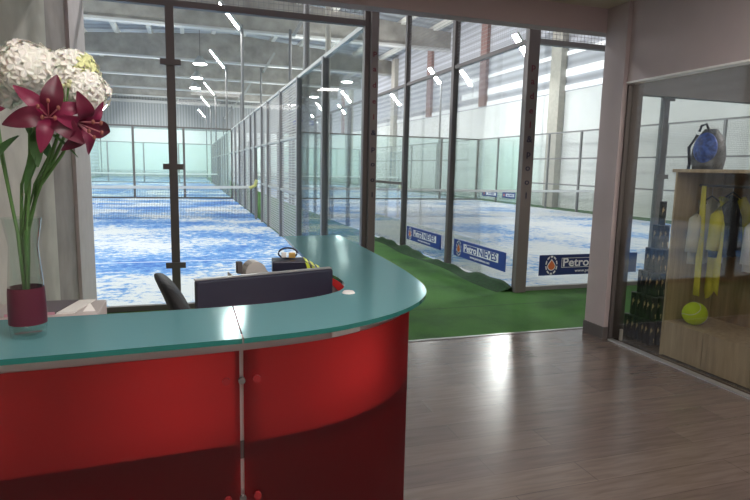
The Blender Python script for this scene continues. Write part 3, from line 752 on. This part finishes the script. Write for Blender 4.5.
# brochures on a stand at the left end of the desk
bs = thing('brochure_holder', 'low pale holder behind the left end of the desk, under printed sheets', 'holder', (-2.10, -4.47, .80))
boxo('body', -.30, .01, -.07, .08, 0, .30, principled('holder_pale', (.5, .46, .45), .5), bs, bevel=.003)
def sheet_thing(name, label, poly, z0, z1, mats, grp=None):
    bm = bm_new(); prism(bm, poly, z0, z1); o = obj(name, bm, mats); return tag(o, label, 'leaflet', grp)
sheet_thing('leaflet', 'dark grey printed leaflet with pink edge, left end of the desk', [(-2.30, -4.535), (-2.19, -4.535), (-2.16, -4.395), (-2.27, -4.395)], 1.1005, 1.105, principled('leaflet_dark', (.12, .10, .12), .4))
sheet_thing('leaflet', 'white sheet of paper lying beside the dark leaflet on the holder', [(-2.187, -4.535), (-2.147, -4.535), (-2.117, -4.395), (-2.157, -4.395)], 1.1005, 1.104, M_paper)
bm = bm_new(); bx(bm, -2.30, -2.19, -4.54, -4.536, 1.1005, 1.107); tag(obj('booklet', bm, principled('booklet_pink', (.55, .28, .36), .5)), 'thin pink booklet spine in front of the dark leaflet', 'booklet')
bm = bm_new()
v = [bm.verts.new(c) for c in ((-2.13, -4.52, 1.10), (-2.10, -4.52, 1.10), (-2.115, -4.50, 1.118), (-2.117, -4.47, 1.10))]
for f in ((0, 1, 2), (0, 2, 3), (1, 3, 2), (0, 3, 1)): bm.faces.new([v[i] for i in f])
tag(obj('table_card', bm, M_paper), 'small white folded card standing up beside the paper', 'card')
# ------------------------------------------------------------------ bouquet in a vase
M_vase = thin_glass('vase_glass', (.85, .93, .9), .12)
vs = thing('glass_vase', 'slim clear glass vase with dark red ribbon on the left of the desk', 'vase', (-2.205, -4.72, 1.1))
bm = bm_new(); lathe(bm, [(0, .004), (.032, .004), (.034, .0), (.036, .02), (.034, .12), (.028, .20), (.038, .26)], n=28); obj('glass_body', bm, M_vase, vs, smooth=True)
bm = bm_new(); lathe(bm, [(.0372, .03), (.0372, .06), (.036, .10), (.035, .11)], n=28); obj('ribbon', bm, principled('ribbon_red', (.09, .008, .025), .45), vs, smooth=True)
M_stem = principled('stem_green', (.10, .22, .06), .6)
M_leaf = principled('leaf_green', (.05, .15, .035), .5, noise=.3, nscale=20)
M_hyd = principled('hydrangea_cream', (.98, .96, .88), .6, noise=.02, nscale=30, Subsurface_Weight=.1)
M_hydy = principled('hydrangea_yellow', (.80, .84, .42), .6)
M_lily = principled('lily_magenta', (.10, .003, .022), .45, noise=.35, nscale=25)
M_lilyl = principled('lily_pink', (.19, .010, .05), .45)
def stem(par, a, b, r=.0035):
    a, b = Vector(a), Vector(b); j = Vector((random.uniform(-.012, .012), random.uniform(-.012, .012), 0))
    up = b + Vector((0, 0, .20)) + j; k = b + Vector((0, 0, .30)) * 1 + j * 1.5 + (a - b).to_2d().to_3d() * .22
    bm = bm_new(); tube(bm, [a, a * .45 + k * .55 + Vector((0, 0, -.01)), k, up, b], r, 6); return obj('stem', bm, M_stem, par, smooth=True)
BASE = Vector((-2.205, -4.72, 1.13))
def hydrangea(c, r, label, yellow=None):
    c = Vector(c)
    t = thing('hydrangea', label, 'flower', tuple(c))
    bm = bm_new(); bmy = bm_new()
    n = 105
    for i in range(n):
        z = 1 - 2 * (i + .5) / n; rr = math.sqrt(max(0, 1 - z * z)); ph = i * 2.39996
        d = Vector((rr * math.cos(ph), rr * math.sin(ph), z))
        if d.z < -.75: continue
        ctr = d * r * random.uniform(.9, 1.06)
        q = d.to_track_quat('Z', 'Y').to_matrix().to_4x4()
        M = Matrix.Translation(ctr) @ q @ Matrix.Rotation(random.uniform(0, PI), 4, 'Z') @ Matrix.Rotation(random.uniform(-.35, .35), 4, 'X')
        tgt = bmy if (yellow and (d - Vector(yellow)).length < .62) else bm
        s = r * .27
        for k in range(4):
            R4 = M @ Matrix.Rotation(k * PI / 2, 4, 'Z')
            pts = [(0, 0, 0), (s * .45, s * .38, s * .18), (s * .95, s * .30, s * .12), (s * 1.08, 0, 0), (s * .95, -s * .30, s * .12), (s * .45, -s * .38, s * .18)]
            vv = [tgt.verts.new(R4 @ Vector(p)) for p in pts]
            cc = tgt.verts.new(R4 @ Vector((s * .6, 0, s * .02)))
            for j in range(6): tgt.faces.new([vv[j], vv[(j + 1) % 6], cc])
    sphere(bm, (0, 0, 0), r * .86, 18, 10)
    obj('florets', bm, M_hyd, t, smooth=False)
    if yellow: obj('yellow_florets', bmy, M_hydy, t)
    else: bmy.free()
    stem(t, (0, 0, -r * .8), BASE - c)
    return t
def lily(c, d, size, label, roll=0, openness=1.0):
    c = Vector(c); d = Vector(d).normalized()
    t = thing('lily', label, 'flower', tuple(c))
    q = d.to_track_quat('Z', 'Y').to_matrix().to_4x4() @ Matrix.Rotation(roll, 4, 'Z')
    for k in range(6):
        w = size * (.25 if k % 2 else .19); Ln = size * (1 if k % 2 else .95); R6 = q @ Matrix.Rotation(k * PI / 3, 4, 'Z')
        bm = bm_new(); rows = []
        tw = random.uniform(-.25, .25)
        for i in range(9):
            u = i / 8
            out_ = Ln * (u * .35 + .65 * u ** 1.5) * openness; up = Ln * .55 * math.sin(min(1, u * 1.25) * PI * .62) * (1.05 - .45 * u)
            hw = w * math.sin(PI * min(1, u * .93 + .06)) ** .75
            ring = []
            for j in range(-2, 3):
                y = hw * j / 2; zz = up + abs(j) * hw * .16 + (tw * y) * u
                ring.append(bm.verts.new(R6 @ Vector((out_ + .01 * size, y, zz))))
            rows.append(ring)
        for i in range(8):
            for j in range(4): bm.faces.new([rows[i][j], rows[i][j + 1], rows[i + 1][j + 1], rows[i + 1][j]])
        bmesh.ops.remove_doubles(bm, verts=bm.verts, dist=.0001)
        o = obj('petal', bm, M_lily if k % 2 else M_lilyl, t, smooth=True, subsurf=1)
    for k in range(5):
        a = k * 1.2566
        bm = bm_new(); e = q @ Vector((size * .22 * math.cos(a), size * .22 * math.sin(a), size * .75)); tube(bm, [(0, 0, 0), e * .6, e], .0014, 5)
        f = obj('stamen', bm, principled('stamen_pink', (.55, .22, .26), .5), t)
        bm = bm_new(); sphere(bm, e, .0035, 8, 6, (1, 1, 1.4)); obj('anther', bm, principled('anther_brown', (.25, .08, .06), .6), f)
    stem(t, -d * .01, BASE - c)
    return t
def leaf(par, a, d, ln, w, droop=.3):
    a = Vector(a); d = Vector(d).normalized(); side = d.cross(Vector((0, 0, 1))).normalized()
    bm = bm_new(); rows = []
    for i in range(8):
        u = i / 7; c = a + d * ln * u + Vector((0, 0, -droop * ln * u * u)); hw = w * math.sin(PI * (u * .94 + .04)) ** .8
        rows.append([bm.verts.new(c - side * hw + Vector((0, 0, hw * .3))), bm.verts.new(c), bm.verts.new(c + side * hw + Vector((0, 0, hw * .3)))])
    for i in range(7):
        for j in range(2): bm.faces.new([rows[i][j], rows[i][j + 1], rows[i + 1][j + 1], rows[i + 1][j]])
    return obj('leaf', bm, M_leaf, par, smooth=True)
hydrangea((-2.095, -4.70, 1.665), .052, 'round cream hydrangea head with yellowish side, topmost in the bouquet', (.75, -.55, .3))
hydrangea((-2.175, -4.72, 1.665), .056, 'cream hydrangea head at the left of the bouquet')
hydrangea((-2.068, -4.73, 1.628), .045, 'cream hydrangea head at the right edge of the bouquet')
hydrangea((-2.25, -4.68, 1.635), .055, 'cream hydrangea head at the outer left of the bouquet')
l1 = lily((-2.13, -4.78, 1.568), (.18, -.9, .15), .082, 'dark magenta lily facing forward below the white heads', .3)
l2 = lily((-2.085, -4.765, 1.562), (.72, -.6, -.25), .078, 'dark magenta lily opening to the right and drooping', .9, .9)
l3 = lily((-2.235, -4.77, 1.56), (-.6, -.7, .1), .08, 'dark magenta lily at the outer left of the bouquet', .2)
sp = thing('foliage_sprig', 'green leafy sprig hanging under the flowers', 'foliage', (-2.16, -4.76, 1.50))
for (a, d, ln, w) in (((0, 0, .04), (.1, -.4, -.9), .06, .013), ((.0, 0, .05), (.7, -.2, -.3), .09, .012), ((-.03, 0, .03), (-.5, -.5, -.5), .1, .02), ((-.02, .02, .05), (.2, .5, -.3), .09, .018), ((0, -.01, .0), (-.3, -.3, -1), .07, .012)):
    leaf(sp, a, d, ln, w)
bud = thing('bud_sprig', 'small green bud stems between the white heads and the lilies', 'foliage', (-2.10, -4.775, 1.605))
for i in range(7):
    bm = bm_new(); e = (random.uniform(-.018, .02), random.uniform(-.012, .0), random.uniform(.012, .04)); tube(bm, [(0, 0, -.02), e], .0016, 5)
    s = obj('bud_stem', bm, M_stem, bud); bm = bm_new(); sphere(bm, e, .005, 8, 6); obj('bud', bm, principled('bud_cream', (.6, .62, .35), .6), s)
stem(bud, (0, 0, -.02), BASE - Vector((-2.10, -4.775, 1.605))); stem(sp, (0, 0, .05), BASE - Vector((-2.16, -4.76, 1.50)))

# ------------------------------------------------------------------ shop goods
def can_mats():
    m, nt, out = new_mat('can_print')
    tc = N(nt, 'ShaderNodeTexCoord'); mp = N(nt, 'ShaderNodeMapping'); mp.inputs['Scale'].default_value = (30, 30, 15)
    nz = N(nt, 'ShaderNodeTexNoise'); nz.inputs['Scale'].default_value = 1.0; nz.inputs['Detail'].default_value = 3
    L(nt, tc.outputs['Object'], mp.inputs[0]); L(nt, mp.outputs[0], nz.inputs['Vector'])
    r = N(nt, 'ShaderNodeValToRGB'); r.color_ramp.elements[0].position = .52; r.color_ramp.elements[1].position = .56
    r.color_ramp.elements[0].color = (.35, .24, .12, 1); r.color_ramp.elements[1].color = (.55, .42, .24, 1)
    r.color_ramp.elements[0].color = (.012, .012, .02, 1)
    L(nt, nz.outputs['Fac'], r.inputs['Fac'])
    p = N(nt, 'ShaderNodeBsdfPrincipled'); p.inputs['Roughness'].default_value = .4
    L(nt, r.outputs['Color'], p.inputs['Base Color']); L(nt, p.outputs[0], out.inputs[0]); return m
M_can = principled('can_black', (.012, .012, .02), .6)
M_canp = can_mats()
M_lid = principled('can_lid', (.03, .03, .04), .5)
def can(loc_, label, rzv):
    t = thing('ball_can', label, 'ball can', loc_, rzv, 'black cans of padel balls in the stepped stack')
    return t
CR, CP, CH = .0285, .059, .208
c0 = can((0, 0, 0), 'black ball can with gold print', 0)
bm = bm_new(); lathe(bm, [(0, 0), (CR, 0), (CR, CH - .014), (0, CH - .014)], n=14); obj('tin', bm, M_can, c0)
bm = bm_new()
for k in range(5):
    a0, a1 = (-2.6 + k * .28), (-2.6 + (k + 1) * .28)
    bm.faces.new([bm.verts.new((math.cos(a) * (CR + .0006), math.sin(a) * (CR + .0006), z)) for a, z in ((a0, .02), (a1, .02), (a1, .175), (a0, .175))])
obj('gold_print', bm, M_canp, c0)
bm = bm_new(); lathe(bm, [(0, CH - .014), (CR + .001, CH - .014), (CR + .001, CH - .002), (0, CH - .002)], n=14); obj('lid', bm, M_lid, c0)
PCX, PCY = 2.115, -2.095
names = ['bottom', 'second', 'third', 'fourth', 'fifth', 'top']
first = True
parts0 = [o for o in COL.objects if o.parent == c0]
for lev in range(6):
    n = 6 - lev
    for i in range(n):
        for j in range(n):
            if 0 < i < n - 1 and 0 < j < n - 1: continue
            x = PCX + (i - (n - 1) / 2) * CP; y = PCY + (j - (n - 1) / 2) * CP
            if n == 1: lab = 'single black ball can on the very top of the stepped stack'
            else:
                side = 'front' if j == 0 else 'window-side' if i == 0 else 'back' if j == n - 1 else 'shelf-side'
                k = i if j in (0, n - 1) else j
                lab = 'black ball can, %s layer of the stack, %s in its %s row from the %s' % (names[lev], ('first', 'second', 'third', 'fourth', 'fifth', 'sixth')[k], side, 'left' if j in (0, n - 1) else 'front')
            if first: r = c0; first = False
            else:
                r = c0.copy(); COL.objects.link(r)
                for p in parts0:
                    c = p.copy(); COL.objects.link(c); c.parent = r
            r.location = (x, y, lev * CH); r.rotation_euler = (0, 0, random.uniform(-.3, .3)); r['label'] = lab
bm = bm_new(); bx(bm, 1.785, 1.805, -2.085, -2.06, 0, .10)
tag(obj('white_packet', bm, M_paper, bevel=.002), 'small white packet on the shop floor at the left corner of the can stack', 'packet')

def woodgrain(name, col):
    m, nt, out = new_mat(name)
    tc = N(nt, 'ShaderNodeTexCoord'); mp = N(nt, 'ShaderNodeMapping'); mp.inputs['Scale'].default_value = (14, 14, 1.3); L(nt, tc.outputs['Object'], mp.inputs[0])
    nz = N(nt, 'ShaderNodeTexNoise'); nz.inputs['Scale'].default_value = 2; nz.inputs['Detail'].default_value = 5; L(nt, mp.outputs[0], nz.inputs['Vector'])
    r = N(nt, 'ShaderNodeValToRGB'); r.color_ramp.elements[0].position = .3; r.color_ramp.elements[1].position = .75
    r.color_ramp.elements[0].color = (*[c * .75 for c in col], 1); r.color_ramp.elements[1].color = (*[c * 1.12 for c in col], 1)
    L(nt, nz.outputs['Fac'], r.inputs['Fac']); p = N(nt, 'ShaderNodeBsdfPrincipled'); p.inputs['Roughness'].default_value = .5
    L(nt, r.outputs['Color'], p.inputs['Base Color']); L(nt, p.outputs[0], out.inputs[0]); return m
M_maple = woodgrain('pale_oak', (.58, .46, .31)); M_oakd = woodgrain('brown_oak', (.36, .25, .16))
sh = thing('display_unit', 'pale oak display unit with hanging clothes, behind the shop window', 'shelf unit', (1.83, -2.48, 0))
# local: x to the right (+X), y towards -Y is negative
boxo('side_panel', 0, .50, -.02, 0, 0, 1.5, M_maple, sh, bevel=.002)
boxo('side_panel', 0, .50, -1.42, -1.40, 0, 1.5, M_maple, sh, bevel=.002)
boxo('top_panel', -.02, .52, -1.44, .02, 1.5, 1.525, M_maple, sh, bevel=.002)
boxo('back_panel', .48, .50, -1.40, -.02, .0, 1.5, M_oakd, sh)
boxo('shelf', 0.02, .48, -1.40, -.02, .275, .295, M_maple, sh)
boxo('door', 0, .018, -.40, -.022, .01, .295, M_maple, sh, bevel=.002)
boxo('door', 0, .018, -.80, -.408, .01, .295, M_maple, sh, bevel=.002)
boxo('door', 0, .018, -1.40, -.808, .01, .295, M_maple, sh, bevel=.002)
bm = bm_new(); tube(bm, [(.24, -.02, 1.40), (.24, -1.40, 1.40)], .011, 10); obj('rail', bm, M_post, sh)
# garments hanging from the rail
def garment(name, label, y, w, ztop, zbot, mat, sleeve=True, trim=None, rot=0.):
    t = thing(name, label, 'garment', (2.07, y, 0), rot)
    # flat shirt in local xz plane; fabric with gentle folds
    bm = bm_new(); rows = []; nx = 12
    for i in range(9):
        u = i / 8; z = ztop + (zbot - ztop) * u
        hw = w * (.30 + .70 * min(1, u * 3.5)) if sleeve else w * (.8 + .25 * u)
        rows.append([bm.verts.new((hw * (k / nx * 2 - 1), .018 * math.sin(k * 1.9 + i * .25) * (.4 + u), z - .03 * (abs(k / nx * 2 - 1)) * (1 - u))) for k in range(nx + 1)])
    for i in range(8):
        for k in range(nx): bm.faces.new([rows[i][k], rows[i][k + 1], rows[i + 1][k + 1], rows[i + 1][k]])
    o = obj('body', bm, mat, t, smooth=True); s = o.modifiers.new('s', 'SOLIDIFY'); s.thickness = .012
    if sleeve:
        for sd in (-1, 1):
            bm = bm_new(); tube(bm, [(sd * w * .55, 0, ztop - .03), (sd * w * .98, -.02, ztop - .16), (sd * w * 1.15, -.03, ztop - .42)], [.035, .045, .042], 10); obj('sleeve', bm, trim or mat, t, smooth=True)
    bm = bm_new(); tube(bm, [(-w * .6, 0, ztop - .035), (0, 0, ztop + .02), (w * .6, 0, ztop - .035)], .006, 6); h = obj('hanger', bm, M_black, t)
    bm = bm_new(); tube(bm, [(0, 0, ztop + .02), (0, 0, 1.395)], .0025, 6); obj('hook', bm, M_alu, h)
    return t
M_shirtw = principled('shirt_cream', (.62, .60, .50), .8); M_yelf = principled('yellow_fabric', (.62, .58, .06), .7); M_blk = principled('black_fabric', (.02, .02, .03), .8)
garment('white_shirt', 'cream short-sleeved shirt on a hanger, leftmost in the display unit', -2.62, .17, 1.30, .78, M_shirtw)
g = garment('sports_top', 'black sports top with yellow sleeves hanging in the display unit', -2.80, .16, 1.34, .86, M_blk, True, M_yelf)
garment('white_tee_shirt', 'white sports top hanging at the right in the display unit', -3.10, .17, 1.28, .80, M_white)
t = thing('yellow_scarf', 'long bright yellow strip of cloth hanging beside the cream shirt', 'garment', (1.93, -2.645, 0))
bm = bm_new(); rows = []
for i in range(12):
    u = i / 11; rows.append([bm.verts.new((.006 * math.sin(k * 2 + i * .4), -.022 - .03 * u + .04 * (1 + .6 * u) * (k / 5 - .5), 1.40 - .86 * u)) for k in range(6)])
for i in range(11):
    for k in range(5): bm.faces.new([rows[i][k], rows[i][k + 1], rows[i + 1][k + 1], rows[i + 1][k]])
o = obj('cloth', bm, M_yelf, t, smooth=True); s = o.modifiers.new('s', 'SOLIDIFY'); s.thickness = .008
t = thing('yellow_trousers', 'yellow sports shorts hanging lower in the display unit', 'garment', (1.99, -2.76, 0))
bm = bm_new(); rows = []
for i in range(10):
    u = i / 9; rows.append([bm.verts.new((.012 * math.sin(k * 1.7 + i * .3), .055 * (1 + .2 * u) * (k / 7 * 2 - 1), 1.12 - .56 * u + .04 * math.sin(k))) for k in range(8)])
for i in range(9):
    for k in range(7): bm.faces.new([rows[i][k], rows[i][k + 1], rows[i + 1][k + 1], rows[i + 1][k]])
o = obj('cloth', bm, M_yelf, t, smooth=True); s = o.modifiers.new('s', 'SOLIDIFY'); s.thickness = .008
# giant tennis ball
def ball_mat():
    m, nt, out = new_mat('tennis_felt')
    p = N(nt, 'ShaderNodeBsdfPrincipled'); p.inputs['Base Color'].default_value = (.62, .85, .04, 1); p.inputs['Roughness'].default_value = .75
    tc = N(nt, 'ShaderNodeTexCoord'); nz = N(nt, 'ShaderNodeTexNoise'); nz.inputs['Scale'].default_value = 60; L(nt, tc.outputs['Object'], nz.inputs['Vector'])
    b = N(nt, 'ShaderNodeBump'); b.inputs['Strength'].default_value = .3; b.inputs['Distance'].default_value = .01
    L(nt, nz.outputs['Fac'], b.inputs['Height']); L(nt, b.outputs['Normal'], p.inputs['Normal']); L(nt, p.outputs[0], out.inputs[0]); return m
tb = thing('giant_tennis_ball', 'oversized yellow-green tennis ball resting in the display unit', 'ball', (1.955, -2.675, .388))
bm = bm_new(); sphere(bm, (0, 0, 0), .092, 32, 20); obj('felt', bm, ball_mat(), tb, smooth=True)
bm = bm_new(); pts = []
for k in range(61):
    a = 2 * PI * k / 60; A = .44 * 2
    x, y, z = math.cos(a) + .32 * math.cos(3 * a), math.sin(a) - .32 * math.sin(3 * a), .92 * math.sin(2 * a)
    v = Vector((x, z, y)).normalized() * .0925; pts.append(v)
tube(bm, pts, .0022, 5, False); obj('seam', bm, M_white, tb, smooth=True)
# backpack on top of the unit
bp = thing('backpack', 'blue and grey sports backpack standing on the display unit', 'backpack', (2.0, -2.61, 1.526))
bm = bm_new(); rows = []
for i in range(9):
    u = i / 8; z = .31 * u; s = (.55 + .45 * math.sin(PI * min(1, u * .75 + .25))) * (1 if u < .8 else 1 - (u - .8) * 1.6)
    rows.append([bm.verts.new((.085 * s * math.copysign(abs(math.cos(a)) ** .7, math.cos(a)), .125 * s * math.copysign(abs(math.sin(a)) ** .7, math.sin(a)), z)) for a in [2 * PI * k / 20 for k in range(20)]])
for i in range(8):
    for k in range(20): bm.faces.new([rows[i][k], rows[i][(k + 1) % 20], rows[i + 1][(k + 1) % 20], rows[i + 1][k]])
bm.faces.new(rows[0]); bm.faces.new(rows[-1]); obj('body', bm, principled('bag_grey', (.10, .11, .13), .6, noise=.5, nscale=18), bp, smooth=True)
bm = bm_new(); sphere(bm, (-.062, -.02, .16), .09, 20, 12, (.5, 1.15, 1.35)); obj('front_pocket', bm, principled('bag_blue', (.04, .10, .42), .5, noise=.6, nscale=26), bp, smooth=True)
bm = bm_new(); tube(bm, [(-.06, .05, .29), (-.06, .035, .335), (-.06, -.01, .345), (-.06, -.035, .30)], .009, 8); obj('handle', bm, M_black, bp, smooth=True)
bm = bm_new(); tube(bm, [(-.03, .09, .27), (-.06, .135, .17), (-.05, .125, .05), (-.03, .15, .005)], .012, 8); obj('strap', bm, M_black, bp, smooth=True)

# ------------------------------------------------------------------ lighting
def area(name, loc_, rot, sx_, sy_, e, col=(1, 1, 1)):
    l = bpy.data.lights.new(name, 'AREA'); l.shape = 'RECTANGLE'; l.size = sx_; l.size_y = sy_; l.energy = e; l.color = col
    o = bpy.data.objects.new(name, l); COL.objects.link(o); o.location = loc_; o.rotation_euler = rot; return o
# square panels added at the ceiling as fill light for reception and shop
for i, (x, y) in enumerate(((.2, -7.9), (3.4, -3.4), (-1.3, -5.9), (-1.6, -7.9), (.6, -4.3))):
    t = thing('added_fill_panel', ('added fill light panel behind the viewer, on the right', 'added fill light panel inside the shop', 'added fill light panel above the front of the desk', 'added fill light panel behind the viewer, on the left', 'added fill light panel over the open laminate floor')[i], 'ceiling light', (x, y, 2.9))
    w_ = (.5, .32, .5, .5, .2)[i]
    boxo('frame', -w_, w_, -w_, w_, -.03, 0, M_white, t)
    boxo('diffuser', -w_ + .03, w_ - .03, -w_ + .03, w_ - .03, -.036, -.03, emission('fill_panel_glow%d' % i, (1, .93, .88), (5.5, 30, 7.5, 5.5, 45)[i]), t)
w = bpy.data.worlds.new('world'); SC.world = w; w.use_nodes = True
w.node_tree.nodes['Background'].inputs[0].default_value = (.75, .85, 1, 1); w.node_tree.nodes['Background'].inputs[1].default_value = .35
SC.view_settings.view_transform = 'Standard'; SC.view_settings.look = 'None'; SC.view_settings.exposure = .88
SC.cycles.transparent_max_bounces = 40; SC.cycles.max_bounces = 8; SC.cycles.diffuse_bounces = 4
SC.cycles.sample_clamp_indirect = 3
